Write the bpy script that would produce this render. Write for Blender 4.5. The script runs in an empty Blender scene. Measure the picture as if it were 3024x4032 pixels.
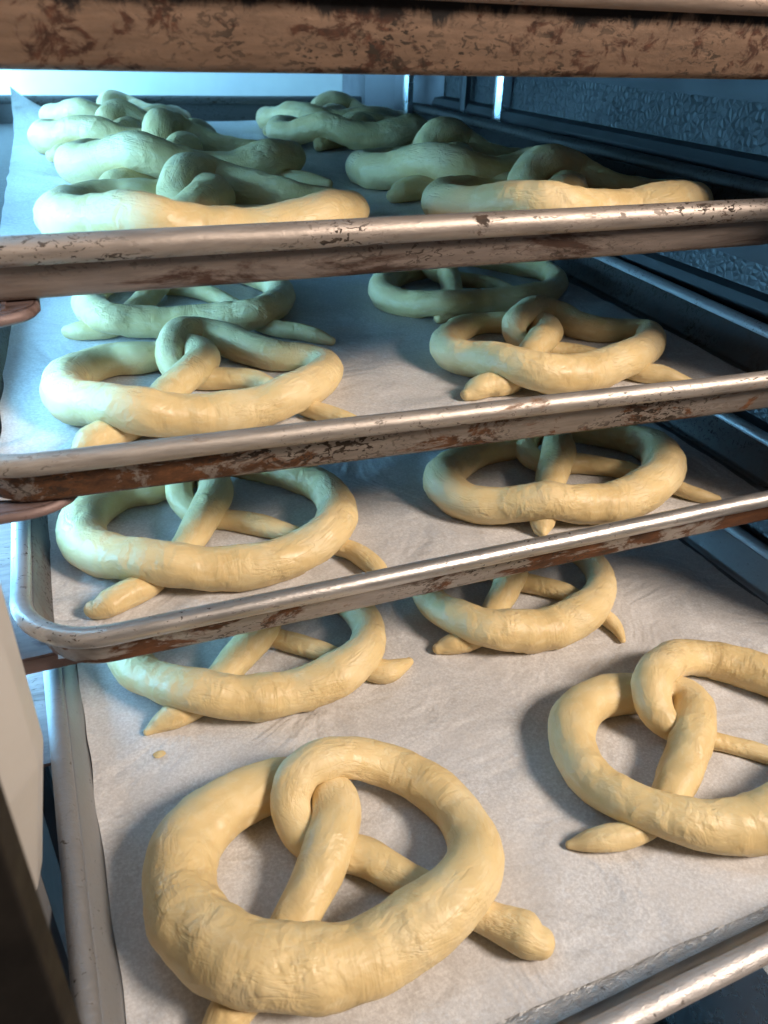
import bpy, bmesh, math, random
from mathutils import Vector, Matrix, noise
random.seed(7)
CM = 0.01
S = bpy.context.scene
COL = S.collection

# ---------------------------------------------------------------- camera
cam = bpy.data.objects.new('camera', bpy.data.cameras.new('camera'))
COL.objects.link(cam)
R_, U_, F_ = Vector((0.92825, -0.37079, 0.02933)), Vector((0.17075, 0.49487, 0.85202)), Vector((0.33043, 0.78589, -0.52268))
cam.matrix_world = Matrix(((R_.x, U_.x, -F_.x, 0), (R_.y, U_.y, -F_.y, 0), (R_.z, U_.z, -F_.z, 0), (0, 0, 0, 1)))
cam.data.sensor_fit = 'HORIZONTAL'
cam.data.sensor_width = 36
cam.data.lens = 37.047
cam.data.clip_start = 0.01
cam.data.clip_end = 50
cam.data.dof.use_dof = True
cam.data.dof.focus_distance = 0.42
cam.data.dof.aperture_fstop = 20
S.camera = cam

# ---------------------------------------------------------------- light
W = bpy.data.worlds.new('World'); S.world = W; W.use_nodes = True
bg = W.node_tree.nodes['Background']
bg.inputs[0].default_value = (0.92, 0.95, 1.0, 1); bg.inputs[1].default_value = 0.07

def area(name, loc, target, sx, sy, power, col):
    l = bpy.data.lights.new(name, 'AREA'); l.shape = 'RECTANGLE'; l.size = sx; l.size_y = sy
    l.energy = power; l.color = col
    o = bpy.data.objects.new(name, l); COL.objects.link(o)
    o.location = loc
    o.rotation_euler = (Vector(target) - Vector(loc)).to_track_quat('-Z', 'Y').to_euler()
    return o
area('kitchen_light', (1.05, -0.70, 0.82), (0.12, 0.33, -0.2), 0.38, 0.42, 40, (1.0, 0.85, 0.715))
LED_POWER = 35.0
S.view_settings.view_transform = 'Standard'
S.view_settings.look = 'None'
S.view_settings.gamma = 1
S.view_settings.exposure = 0
S.render.engine = 'CYCLES'
S.cycles.max_bounces = 8
S.cycles.diffuse_bounces = 4

# ---------------------------------------------------------------- helpers
def tag(o, label=None, cat=None, group=None, kind=None):
    if label: o['label'] = label
    if cat: o['category'] = cat
    if group: o['group'] = group
    if kind: o['kind'] = kind
    return o

def obj(name, verts, faces, mat, parent=None, smooth=True, uv=None):
    me = bpy.data.meshes.new(name)
    me.from_pydata([tuple(v) for v in verts], [], faces)
    me.validate(); 
    if uv is not None:
        L = me.uv_layers.new(name='uv')
        for lp in me.loops: L.data[lp.index].uv = uv[lp.vertex_index]
    if smooth: me.polygons.foreach_set('use_smooth', [True] * len(me.polygons))
    me.materials.append(mat); me.update()
    o = bpy.data.objects.new(name, me); COL.objects.link(o)
    if parent: o.parent = parent
    return o

def empty(name, loc=(0, 0, 0), rz=0):
    o = bpy.data.objects.new(name, None); COL.objects.link(o)
    o.location = loc; o.rotation_euler = (0, 0, rz); o.empty_display_size = .02
    return o

def box(name, lo, hi, mat, parent=None, bevel=0.0):
    bm = bmesh.new(); bmesh.ops.create_cube(bm, size=1)
    for v in bm.verts:
        v.co = Vector([(lo[k] + hi[k]) / 2 + v.co[k] * (hi[k] - lo[k]) for k in range(3)])
    if bevel: bmesh.ops.bevel(bm, geom=bm.edges[:], offset=bevel, segments=2, affect='EDGES', profile=.6)
    me = bpy.data.meshes.new(name); bm.to_mesh(me); bm.free(); me.materials.append(mat)
    o = bpy.data.objects.new(name, me); COL.objects.link(o)
    if parent: o.parent = parent
    return o

# node helper
class NT:
    def __init__(s, name):
        s.m = bpy.data.materials.new(name); s.m.use_nodes = True; s.t = s.m.node_tree
        s.b = s.t.nodes['Principled BSDF']
    def n(s, typ, **kw):
        nd = s.t.nodes.new(typ)
        for k, v in kw.items():
            if k.startswith('i_'): nd.inputs[k[2:].replace('_', ' ')].default_value = v
            else: setattr(nd, k, v)
        return nd
    def l(s, a, b): s.t.links.new(a, b)
    def co(s, kind='Object', scale=(1, 1, 1), loc=(0, 0, 0)):
        c = s.n('ShaderNodeTexCoord'); m = s.n('ShaderNodeMapping')
        m.inputs['Scale'].default_value = scale; m.inputs['Location'].default_value = loc
        s.l(c.outputs[kind], m.inputs['Vector']); return m.outputs[0]
    def noise(s, vec, scale, detail=4, rough=.55, dist=0):
        nd = s.n('ShaderNodeTexNoise'); nd.inputs['Scale'].default_value = scale; nd.inputs['Detail'].default_value = detail
        nd.inputs['Roughness'].default_value = rough; nd.inputs['Distortion'].default_value = dist
        s.l(vec, nd.inputs['Vector']); return nd.outputs['Fac']
    def ramp(s, fac, stops):
        r = s.n('ShaderNodeValToRGB'); e = r.color_ramp.elements
        while len(e) < len(stops): e.new(.5)
        for k, (p, c) in enumerate(stops):
            e[k].position = p; e[k].color = (c if isinstance(c, tuple) else (c, c, c)) + (1,) if not (isinstance(c, tuple) and len(c) == 4) else c
        s.l(fac, r.inputs[0]); return r.outputs[0]
    def mix(s, fac, a, b, typ='MIX'):
        m = s.n('ShaderNodeMix', data_type='RGBA', blend_type=typ)
        for sock, v in ((m.inputs[0], fac), (m.inputs[6], a), (m.inputs[7], b)):
            if hasattr(v, 'links'): s.l(v, sock)
            elif isinstance(v, tuple): sock.default_value = v + (1,) if len(v) == 3 else v
            else: sock.default_value = v
        return m.outputs[2]
    def math(s, op, a, b=0.0):
        m = s.n('ShaderNodeMath', operation=op)
        for k, v in enumerate((a, b)):
            if hasattr(v, 'links'): s.l(v, m.inputs[k])
            else: m.inputs[k].default_value = v
        return m.outputs[0]
    def bump(s, h, strength, dist, prev=None):
        b = s.n('ShaderNodeBump'); b.inputs['Strength'].default_value = strength; b.inputs['Distance'].default_value = dist
        s.l(h, b.inputs['Height'])
        if prev is not None: s.l(prev, b.inputs['Normal'])
        return b.outputs[0]

# ---------------------------------------------------------------- materials
def dough_mat():
    n = NT('raw_dough'); b = n.b
    o = n.co('Object')
    uv = n.co('UV')
    tone = n.noise(o, 28, 3)
    c = n.ramp(tone, [(.3, (0.62, 0.445, 0.205)), (.55, (0.70, 0.53, 0.268)), (.78, (0.76, 0.615, 0.37))])
    fl = n.noise(n.co('UV', (2.2, 5, 1)), 3.0, 4, .6, .5)
    c = n.mix(n.ramp(fl, [(.52, 0.0), (.72, .35)]), c, (0.79, 0.69, 0.46))
    n.l(c, b.inputs['Base Color'])
    b.inputs['Subsurface Weight'].default_value = .10
    b.inputs['Subsurface Radius'].default_value = (.012, .006, .003)
    b.inputs['Subsurface Scale'].default_value = .35
    # thin creases along the strand, pinches across it in patches, soft dents, fine skin
    lg = n.noise(n.co('UV', (1.3, 5.5, 1)), 2.0, 3, .5, 1.3)
    line = n.ramp(lg, [(.44, 1.0), (.49, 0.0), (.505, 0.0), (.56, 1.0)])
    mk1 = n.ramp(n.noise(o, 24, 2), [(.50, 0.0), (.66, 1.0)])
    inv = n.math('SUBTRACT', 1.0, n.math('MULTIPLY', n.math('SUBTRACT', 1.0, line), mk1))
    cr = n.noise(n.co('UV', (6.5, 1.5, 1)), 2.0, 3, .5, 1.2)
    mk2 = n.ramp(n.noise(n.co('Object', (1, 1, 1), (3, 1, 5)), 20, 1), [(.56, 0.0), (.68, 1.0)])
    dents = n.noise(o, 95, 3, .55, .4)
    mk3 = n.ramp(n.noise(n.co('Object', (1, 1, 1), (7, 2, 1)), 26, 1), [(.38, .35), (.62, 1.0)])
    fine = n.noise(o, 520, 3, .6)
    x = n.bump(n.noise(o, 38, 2, .5), .30, .008)
    x = n.bump(inv, .26, .0018, x)
    x = n.bump(n.math('MULTIPLY', cr, mk2), .22, .006, x)
    x = n.bump(n.math('MULTIPLY', dents, mk3), .6, .0042, x)
    x = n.bump(fine, .10, .0007, x)
    n.l(x, b.inputs['Normal'])
    r = n.ramp(n.noise(o, 60, 3), [(.35, .38), (.65, .58)])
    n.l(r, b.inputs['Roughness'])
    b.inputs['Specular IOR Level'].default_value = .38
    return n.m
DOUGH = dough_mat()

def paper_mat():
    n = NT('parchment_paper'); b = n.b
    o = n.co('Object')
    sp = n.noise(o, 700, 3, .7)
    mo = n.noise(o, 26, 4)
    c = n.ramp(sp, [(.36, (0.50, 0.485, 0.485)), (.52, (0.59, 0.58, 0.585)), (.66, (0.69, 0.685, 0.69))])
    c = n.mix(n.ramp(mo, [(.4, 0.0), (.68, .42)]), c, (0.52, 0.49, 0.475), 'MIX')
    n.l(c, b.inputs['Base Color'])
    b.inputs['Roughness'].default_value = .5
    b.inputs['Specular IOR Level'].default_value = .35
    b.inputs['Transmission Weight'].default_value = 0
    x = n.bump(n.noise(o, 20, 3, .5, 1.2), .8, .006)
    x = n.bump(n.noise(n.co('Object', (1, 3, 1)), 55, 3), .25, .0015, x)
    x = n.bump(sp, .25, .0005, x)
    n.l(x, b.inputs['Normal'])
    return n.m
PAPER = paper_mat()

def alu_mat(name, base, stain_col, lo, hi, rough=.38, metal=.85, seed=0, speck=.0, scale=40, stretch=.35, front_only=True, burnt_shade=False, side=.06, relief=.14):
    """worn aluminium with baked-on brown stain; lo/hi = noise threshold of the stain"""
    n = NT(name); b = n.b
    v = n.co('Object', (stretch, 1, 1), (seed * 1.7, seed * .9, seed * .3))
    v1 = n.co('Object', (.12, 1, 1), (seed, seed, seed))
    streak = n.noise(v1, 320, 4, .65)
    col = n.mix(n.ramp(streak, [(.35, 0.0), (.65, 1.0)]), tuple(x * .78 for x in base), tuple(min(1, x * 1.12) for x in base))
    big = n.noise(v, scale, 8, .68, .6)
    reg = n.noise(v, scale * .22, 2, .5)
    s_ = n.math('ADD', big, n.math('MULTIPLY', n.math('SUBTRACT', reg, .5), .5))
    st = n.ramp(s_, [(lo, 0.0), (hi, 1.0)])
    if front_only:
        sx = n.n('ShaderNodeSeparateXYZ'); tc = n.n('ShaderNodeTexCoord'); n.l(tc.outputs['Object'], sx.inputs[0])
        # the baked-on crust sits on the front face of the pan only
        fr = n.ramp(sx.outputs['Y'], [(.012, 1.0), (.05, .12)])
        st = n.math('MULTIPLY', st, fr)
        col = n.mix(fr, (side, side, side * 1.03), col)  # sides and back painted darker: shade put into the metal colour
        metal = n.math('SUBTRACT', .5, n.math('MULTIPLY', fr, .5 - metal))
    dk = n.ramp(n.noise(v, scale * 1.7, 5, .7), [(.35, tuple(x * .35 for x in stain_col)), (.6, stain_col), (.75, tuple(min(1, x * 1.9) for x in stain_col))])
    col = n.mix(st, col, dk)
    vor = n.noise(n.co('Object', (.5, 1, 1), (seed * 3, 1, 1)), 430, 3, .6, 1.0)
    rg = n.ramp(n.noise(v, 30, 3), [(.42, 0.0), (.62, 1.0)])
    spk = n.math('MULTIPLY', n.ramp(vor, [(.64 - speck * .08, 0.0), (.67 - speck * .08, 1.0)]), rg)
    col = n.mix(spk, col, (0.035, 0.022, 0.014))
    if burnt_shade:  # black burnt drips, doubling as painted shadow under the overhanging rim
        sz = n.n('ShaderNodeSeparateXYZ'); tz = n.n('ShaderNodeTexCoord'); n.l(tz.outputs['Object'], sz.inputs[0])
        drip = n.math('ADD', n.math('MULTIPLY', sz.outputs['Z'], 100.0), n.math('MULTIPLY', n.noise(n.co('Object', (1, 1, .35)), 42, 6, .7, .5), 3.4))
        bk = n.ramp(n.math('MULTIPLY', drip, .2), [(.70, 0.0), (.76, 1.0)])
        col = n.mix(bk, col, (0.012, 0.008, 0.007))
    n.l(col, b.inputs['Base Color'])
    both = n.math('MAXIMUM', st, spk)
    n.l(n.math('MULTIPLY', metal, n.math('SUBTRACT', 1.0, n.math('MULTIPLY', both, .85))), b.inputs['Metallic'])
    n.l(n.math('ADD', n.math('ADD', rough - .08, n.math('MULTIPLY', streak, .16)), n.math('MULTIPLY', both, .28)), b.inputs['Roughness'])
    x = n.bump(n.noise(n.co('Object', (.6, 1, 1)), 330, 4, .7, .8), relief, .0016)
    x = n.bump(s_, .25, .001, x)
    n.l(x, b.inputs['Normal'])
    return n.m

def flat_mat(name, col, rough=.5, metal=0.0, var=.12, sc=18, bump=.0):
    n = NT(name); b = n.b; o = n.co('Object')
    c = n.mix(n.ramp(n.noise(o, sc, 5), [(.35, 0.0), (.65, 1.0)]), tuple(x * (1 - var) for x in col), tuple(min(1, x * (1 + var)) for x in col))
    n.l(c, b.inputs['Base Color']); b.inputs['Metallic'].default_value = metal
    r = n.ramp(n.noise(o, sc * 3, 3), [(.3, max(0, rough - .07)), (.7, rough + .07)]); n.l(r, b.inputs['Roughness'])
    x = n.bump(n.noise(o, 240, 3), max(bump, .08), .0012); n.l(x, b.inputs['Normal'])
    return n.m
WHITE = flat_mat('white_enamel', (0.62, 0.60, 0.57), .35, 0, .06)
JAMB = flat_mat('jamb_plastic', (0.44, 0.415, 0.39), .42, 0, .08, 12)
DARKP = flat_mat('dark_door_metal', (0.011, 0.009, 0.0075), .6, .0, .35, 40, .2)
DARKP.node_tree.nodes['Principled BSDF'].inputs['Specular IOR Level'].default_value = .15
def emboss_mat():
    n = NT('embossed_liner'); b = n.b; o = n.co('Object')
    vo = n.n('ShaderNodeTexVoronoi', feature='DISTANCE_TO_EDGE'); vo.inputs['Scale'].default_value = 190
    n.l(o, vo.inputs['Vector'])
    n.l(n.mix(n.ramp(n.noise(o, 12, 4), [(.35, 0.0), (.7, 1.0)]), (0.055, 0.06, 0.065), (0.10, 0.108, 0.115)), b.inputs['Base Color'])
    b.inputs['Metallic'].default_value = .3; b.inputs['Roughness'].default_value = .45
    n.l(n.bump(vo.outputs['Distance'], .55, .003), b.inputs['Normal'])
    return n.m
LINER = emboss_mat()
SLIDE = alu_mat('slide_steel', (0.21, 0.145, 0.135), (0.08, 0.04, 0.03), .56, .66, .55, .25, 9, .2, 30, front_only=False)
SLIDE_DK = flat_mat('rail_steel', (0.04, 0.043, 0.048), .45, .4, .2)
CHROME = flat_mat('bright_steel', (0.62, 0.68, 0.72), .25, .9, .05)
P = {
 'A': (4, [[0.36,15.13,0.49,0.0],[0.87,15.49,0.7,0.0],[2.06,16.19,0.81,0.0],[3.41,17.22,0.86,0.01],[4.82,18.48,0.94,0.14],[5.84,19.51,1.02,0.38],[6.73,20.66,1.1,0.52],[7.46,22.04,1.12,0.33],[7.5,23.63,1.08,0.09],[6.3,24.52,1.13,0.01],[4.55,24.58,1.29,0.0],[2.6,23.97,1.39,0.0],[0.95,22.7,1.51,0.0],[0.3,21.08,1.51,0.03],[0.38,19.24,1.55,0.18],[1.14,17.51,1.57,0.54],[2.5,16.23,1.54,0.73],[4.56,15.51,1.54,0.38],[6.55,15.42,1.52,0.08],[8.38,15.69,1.47,0.21],[10.03,16.05,1.4,0.55],[11.73,17.05,1.23,0.52],[12.59,18.72,1.14,0.16],[12.55,20.69,1.1,0.01],[11.84,22.49,1.1,0.02],[10.46,23.84,1.07,0.25],[8.98,24.25,1.03,0.88],[7.44,24.11,1.0,1.55],[6.25,23.82,0.95,1.46],[5.51,22.86,0.91,0.9],[5.66,21.61,0.87,0.34],[6.61,20.63,0.84,0.07],[7.94,19.86,0.84,0.01],[8.87,18.69,0.79,0.0],[10.01,17.39,0.73,0.0],[10.99,16.33,0.69,0.0],[11.8,15.43,0.71,0.0],[12.44,14.7,0.83,0.0],[12.88,14.18,0.85,0.0],[13.17,13.92,0.66,0.0]]),
 'B': (4, [[16.97,17.47,0.2,0.0],[17.63,17.24,0.46,0.0],[18.53,16.96,0.62,0.0],[19.64,16.77,0.63,0.0],[21.11,17.02,0.68,0.0],[22.75,17.81,0.92,0.01],[24.5,19.07,1.05,0.13],[26.17,20.41,1.09,0.39],[27.6,22.1,1.04,0.15],[27.19,23.32,1.01,0.03],[25.59,23.66,1.11,0.0],[24.22,24.08,1.15,0.0],[22.31,24.05,1.18,0.0],[20.44,22.82,1.19,0.0],[19.66,21.14,1.14,0.01],[19.56,19.51,1.1,0.1],[20.13,17.86,1.04,0.45],[21.45,16.36,1.06,0.53],[23.22,15.36,1.25,0.11],[25.58,14.79,1.43,0.0],[28.24,14.93,1.42,0.1],[31.2,15.82,1.26,0.44],[33.96,17.81,1.2,0.03],[34.48,19.76,1.2,0.0],[34.0,21.23,1.23,0.0],[33.07,22.35,1.22,0.0],[32.07,23.54,1.16,0.0],[30.63,24.74,1.09,0.05],[28.51,24.92,1.07,0.5],[25.64,23.34,1.03,1.52],[24.88,22.25,0.99,0.99],[25.09,21.2,0.86,0.48],[26.28,20.47,0.62,0.12],[27.43,19.81,0.48,0.02],[28.5,18.97,0.47,0.0],[29.25,18.19,0.47,0.0],[30.37,16.86,0.51,0.0],[30.98,15.44,0.5,0.0],[31.24,14.24,0.27,0.0]]),
 'C': (4, [[0.18,30.77,0.2,0.0],[0.88,30.96,0.53,0.0],[1.87,31.12,0.77,0.0],[3.04,31.58,0.81,0.0],[4.55,32.9,0.86,0.01],[5.86,34.07,0.99,0.11],[7.3,35.17,1.02,0.39],[8.19,37.35,1.01,0.23],[7.35,39.28,0.98,0.02],[5.59,39.84,0.98,0.0],[3.5,40.03,1.02,0.0],[1.08,39.37,1.1,0.0],[-0.03,37.3,1.14,0.0],[0.16,34.94,1.14,0.03],[1.29,33.05,1.13,0.34],[3.05,31.14,1.2,0.7],[5.74,30.25,1.26,0.13],[8.22,30.15,1.24,0.01],[10.36,30.3,1.26,0.24],[12.17,31.22,1.11,0.55],[13.4,33.55,1.01,0.11],[13.38,36.05,1.0,0.0],[12.2,38.4,0.97,0.0],[10.26,40.08,0.98,0.11],[7.91,40.14,0.96,0.97],[6.14,39.25,0.9,1.34],[5.55,38.03,0.86,0.74],[6.45,36.65,0.77,0.15],[8.06,35.36,0.65,0.01],[9.4,34.14,0.62,0.0],[10.69,32.91,0.59,0.0],[11.85,31.43,0.58,0.0],[13.1,30.33,0.73,0.0],[14.11,30.58,0.53,0.0],[14.92,30.98,0.27,0.0]]),
 'D': (4, [[16.91,31.36,0.34,0.0],[17.44,31.3,0.57,0.0],[18.26,31.14,0.68,0.0],[19.35,31.18,0.69,0.0],[20.73,32.17,0.78,0.0],[22.21,33.58,0.9,0.06],[23.66,34.9,0.97,0.34],[25.06,36.88,0.96,0.26],[25.04,38.71,0.96,0.03],[23.57,38.98,0.96,0.0],[21.4,38.88,0.94,0.0],[19.39,37.89,0.95,0.0],[18.31,36.24,0.96,0.0],[18.15,34.35,1.03,0.08],[18.62,32.33,1.17,0.45],[19.73,30.66,1.24,0.58],[22.05,30.02,1.32,0.12],[24.24,29.93,1.34,0.02],[26.28,30.32,1.24,0.27],[28.41,31.77,1.0,0.41],[29.97,34.01,0.92,0.02],[30.36,36.2,0.92,0.0],[29.49,38.04,0.9,0.02],[27.7,38.88,0.89,0.3],[25.13,38.49,0.82,1.36],[23.69,38.71,0.79,0.96],[23.05,37.7,0.75,0.38],[23.7,36.23,0.69,0.05],[24.83,35.14,0.68,0.0],[26.1,34.04,0.63,0.0],[26.98,33.21,0.63,0.0],[27.38,31.96,0.59,0.0],[27.85,30.61,0.55,0.0],[28.05,29.78,0.49,0.0],[28.04,29.02,0.34,0.0],[27.86,28.37,0.2,0.0]]),
 'E': (3, [[-1.22,31.97,0.43,0.0],[-0.73,31.84,0.65,0.0],[0.32,32.26,0.71,0.0],[1.47,32.87,0.7,0.0],[2.8,34.23,0.73,0.0],[3.98,35.59,0.83,0.06],[4.87,36.93,0.92,0.29],[5.97,38.93,1.04,0.3],[6.4,41.16,0.98,0.08],[5.8,42.67,0.9,0.08],[4.53,42.59,0.83,0.05],[2.93,41.74,0.87,0.01],[1.65,41.82,0.93,0.0],[0.07,40.98,1.1,0.0],[-1.09,38.98,1.24,0.0],[-1.08,36.54,1.28,0.02],[-0.08,34.94,1.2,0.19],[1.26,33.65,1.13,0.58],[3.07,32.54,1.21,0.44],[4.89,32.19,1.2,0.09],[6.94,32.06,1.16,0.01],[9.07,32.33,1.12,0.15],[10.84,33.18,1.12,0.46],[12.22,35.71,1.11,0.08],[12.31,38.49,1.09,0.0],[11.23,40.56,1.05,0.0],[9.76,42.04,1.02,0.01],[8.0,43.11,1.0,0.23],[6.2,43.15,0.92,0.85],[4.76,41.83,0.84,0.9],[4.26,40.34,0.79,0.33],[4.6,38.8,0.71,0.03],[5.51,37.88,0.64,0.0],[6.55,37.34,0.64,0.0],[7.87,36.32,0.64,0.0],[9.0,35.24,0.57,0.0],[10.18,33.98,0.52,0.0],[11.21,33.15,0.52,0.0],[11.93,32.25,0.54,0.0],[12.32,31.21,0.58,0.0],[12.57,30.36,0.5,0.0],[12.6,29.8,0.35,0.0]]),
 'F': (3, [[22.6,30.7,0.2,0.0],[22.61,30.85,0.45,0.0],[22.81,31.26,0.71,0.0],[23.55,32.23,0.77,0.0],[24.65,33.65,0.85,0.01],[25.99,35.4,0.96,0.16],[27.38,37.06,1.08,0.44],[28.75,39.32,1.04,0.3],[28.7,40.81,0.94,0.35],[27.42,40.75,0.86,0.25],[25.82,39.8,0.84,0.06],[24.0,39.95,0.9,0.0],[21.77,39.06,1.05,0.0],[19.42,37.21,1.28,0.0],[19.12,34.86,1.18,0.01],[20.17,33.42,1.12,0.08],[21.69,32.48,1.15,0.41],[23.45,31.72,1.17,0.66],[25.68,31.27,1.25,0.22],[28.05,31.2,1.31,0.01],[30.41,31.77,1.33,0.15],[32.34,32.96,1.3,0.48],[34.26,35.94,1.24,0.06],[34.01,37.99,1.12,0.0],[32.74,39.62,1.08,0.0],[31.07,40.78,1.05,0.05],[28.79,40.8,0.97,0.34],[26.86,39.83,0.84,0.43],[26.16,38.66,0.78,0.15],[26.57,37.56,0.74,0.03],[27.64,37.04,0.71,0.0],[29.0,36.71,0.68,0.0],[30.37,35.87,0.62,0.0],[31.37,35.04,0.59,0.0],[32.2,33.55,0.55,0.0],[32.92,32.45,0.51,0.0],[33.34,31.67,0.48,0.0],[33.99,30.96,0.42,0.0],[34.79,30.61,0.25,0.0]]),
 'G': (2, [[-0.66,34.07,0.41,0.0],[-0.19,34.39,0.73,0.0],[0.45,34.91,0.79,0.0],[1.55,35.61,0.78,0.0],[2.9,37.02,0.81,0.0],[4.21,38.96,0.88,0.08],[5.38,40.11,0.93,0.34],[6.51,41.88,1.02,0.33],[6.62,44.27,0.93,0.16],[5.73,45.25,0.87,0.13],[4.55,44.54,0.86,0.04],[3.38,44.28,0.99,0.01],[1.9,44.43,1.0,0.0],[0.38,43.48,1.06,0.0],[-0.73,41.05,1.16,0.0],[-0.46,38.54,1.18,0.09],[0.75,37.04,1.15,0.46],[1.97,35.3,1.17,0.67],[3.54,34.93,1.14,0.33],[5.48,35.05,1.16,0.04],[7.52,35.16,1.13,0.04],[9.49,35.49,1.1,0.34],[11.62,37.3,1.07,0.21],[13.15,40.2,0.85,0.0],[12.49,41.8,0.83,0.0],[10.74,42.4,0.96,0.0],[9.29,44.23,1.03,0.0],[8.19,46.08,1.02,0.14],[7.06,46.6,0.94,0.45],[5.82,45.65,0.89,0.85],[5.03,43.76,0.81,0.49],[5.01,41.81,0.76,0.06],[6.07,40.84,0.69,0.01],[7.5,40.5,0.6,0.0],[8.79,40.02,0.6,0.0],[9.6,38.23,0.54,0.0],[10.27,36.2,0.5,0.0],[11.08,34.86,0.51,0.0],[11.88,33.98,0.46,0.0],[12.57,33.2,0.32,0.0]]),
 'H': (2, [[-0.07,51.37,0.43,0.0],[0.4,50.88,0.6,0.0],[1.35,50.69,0.63,0.0],[2.45,50.72,0.64,0.0],[3.83,52.94,0.72,0.0],[5.05,55.53,0.79,0.01],[6.35,57.85,0.9,0.28],[7.09,60.67,0.94,0.28],[6.36,62.85,0.88,0.1],[4.94,62.51,0.87,0.02],[3.3,60.94,0.93,0.0],[1.96,57.89,1.04,0.0],[1.51,54.58,1.14,0.02],[2.12,50.18,1.06,0.53],[3.57,50.05,1.04,0.24],[5.48,49.86,1.04,0.02],[7.58,49.55,1.08,0.0],[9.67,49.0,1.07,0.16],[11.58,48.77,1.06,0.48],[13.79,52.49,1.03,0.01],[14.51,56.36,0.98,0.0],[13.49,59.96,0.97,0.0],[11.67,62.2,0.97,0.0],[9.7,64.12,0.94,0.02],[7.61,64.19,0.9,0.36],[5.91,63.15,0.84,0.82],[5.26,60.95,0.78,0.38],[6.2,59.45,0.74,0.05],[8.04,58.61,0.67,0.0],[9.63,56.5,0.63,0.0],[10.82,52.94,0.57,0.0],[11.49,49.23,0.54,0.0],[12.59,47.65,0.56,0.0],[13.69,46.72,0.56,0.0],[14.45,45.76,0.49,0.0],[15.07,45.24,0.29,0.0]]),
 'I': (2, [[19.24,34.9,0.35,0.0],[19.66,34.96,0.62,0.0],[20.68,35.17,0.73,0.0],[21.8,35.12,0.7,0.0],[23.43,36.43,0.76,0.0],[25.06,38.18,0.82,0.11],[26.46,39.26,0.93,0.36],[28.05,40.93,0.93,0.14],[28.56,42.64,0.87,0.08],[27.8,43.68,0.82,0.05],[26.69,44.15,0.76,0.02],[25.45,44.71,0.73,0.0],[23.58,44.05,0.82,0.0],[21.14,41.58,0.99,0.0],[20.54,39.23,1.05,0.02],[21.22,37.67,1.08,0.2],[21.75,36.02,1.1,0.58],[22.68,34.6,1.13,0.54],[24.43,34.04,1.2,0.14],[26.69,34.24,1.19,0.04],[28.99,34.5,1.12,0.41],[32.66,37.01,1.02,0.03],[34.77,39.67,0.84,0.0],[33.68,40.63,0.79,0.0],[31.88,40.93,0.87,0.0],[30.92,42.16,0.94,0.02],[30.31,43.77,0.96,0.26],[28.72,43.88,0.89,0.81],[26.54,42.41,0.85,0.68],[25.89,41.42,0.75,0.21],[25.96,39.92,0.64,0.02],[27.15,39.15,0.57,0.0],[28.43,38.54,0.54,0.0],[29.28,37.34,0.53,0.0],[29.57,35.43,0.54,0.0],[30.17,34.29,0.59,0.0],[31.06,33.76,0.6,0.0],[31.78,33.08,0.45,0.0],[32.74,32.74,0.2,0.0]]),
 'J': (2, [[23.4,47.23,0.38,0.0],[24.1,47.47,0.51,0.0],[25.17,48.22,0.58,0.0],[25.83,49.59,0.72,0.0],[26.85,52.46,0.82,0.03],[27.54,54.34,0.88,0.3],[28.01,56.14,0.9,0.32],[27.9,58.02,0.89,0.05],[26.39,57.8,0.92,0.0],[24.36,56.76,0.97,0.0],[22.12,54.24,1.03,0.0],[21.1,51.07,1.04,0.0],[22.19,49.08,0.99,0.04],[23.92,47.6,0.94,0.43],[27.22,48.43,0.97,0.05],[30.24,48.47,0.96,0.0],[33.33,49.41,0.92,0.0],[35.67,51.95,0.86,0.0],[36.35,54.59,0.85,0.0],[35.07,56.81,0.87,0.0],[33.67,58.99,0.89,0.0],[32.21,61.25,0.91,0.0],[30.93,62.22,0.87,0.0],[28.51,59.39,0.83,0.61],[26.87,56.27,0.72,0.54],[27.68,55.39,0.65,0.13],[29.3,54.6,0.61,0.0],[30.7,53.42,0.57,0.0],[31.0,51.07,0.55,0.0],[31.39,49.01,0.4,0.0]]),
 'K': (1, [[1.13,35.61,0.46,0.0],[1.6,35.97,0.81,0.0],[2.25,36.57,0.89,0.0],[3.36,37.37,0.88,0.0],[4.7,38.95,0.93,0.0],[5.96,41.13,1.03,0.08],[7.13,42.56,1.13,0.31],[8.23,44.63,1.28,0.24],[8.21,47.34,1.19,0.08],[7.18,48.25,1.12,0.06],[5.97,47.13,1.07,0.02],[4.74,46.67,1.19,0.0],[3.17,46.71,1.18,0.0],[1.62,45.61,1.21,0.0],[0.61,42.97,1.3,0.0],[1.05,40.34,1.32,0.1],[2.43,38.83,1.28,0.53],[3.82,37.08,1.3,0.77],[5.51,36.78,1.27,0.38],[7.55,37.04,1.29,0.05],[9.7,37.28,1.25,0.05],[11.75,37.76,1.23,0.39],[13.89,39.8,1.2,0.24],[15.32,42.97,0.96,0.0],[14.52,44.61,0.96,0.0],[12.63,45.13,1.14,0.0],[10.98,46.98,1.27,0.01],[9.7,48.82,1.29,0.32],[8.44,48.96,1.19,0.85],[7.15,47.07,1.1,1.2],[6.47,45.55,0.98,0.5],[6.61,44.09,0.9,0.07],[7.8,43.19,0.8,0.01],[9.33,42.91,0.68,0.0],[10.73,42.49,0.68,0.0],[11.69,40.65,0.6,0.0],[12.53,38.56,0.55,0.0],[13.47,37.19,0.57,0.0],[14.37,36.32,0.51,0.0],[15.16,35.54,0.36,0.0]]),
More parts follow.
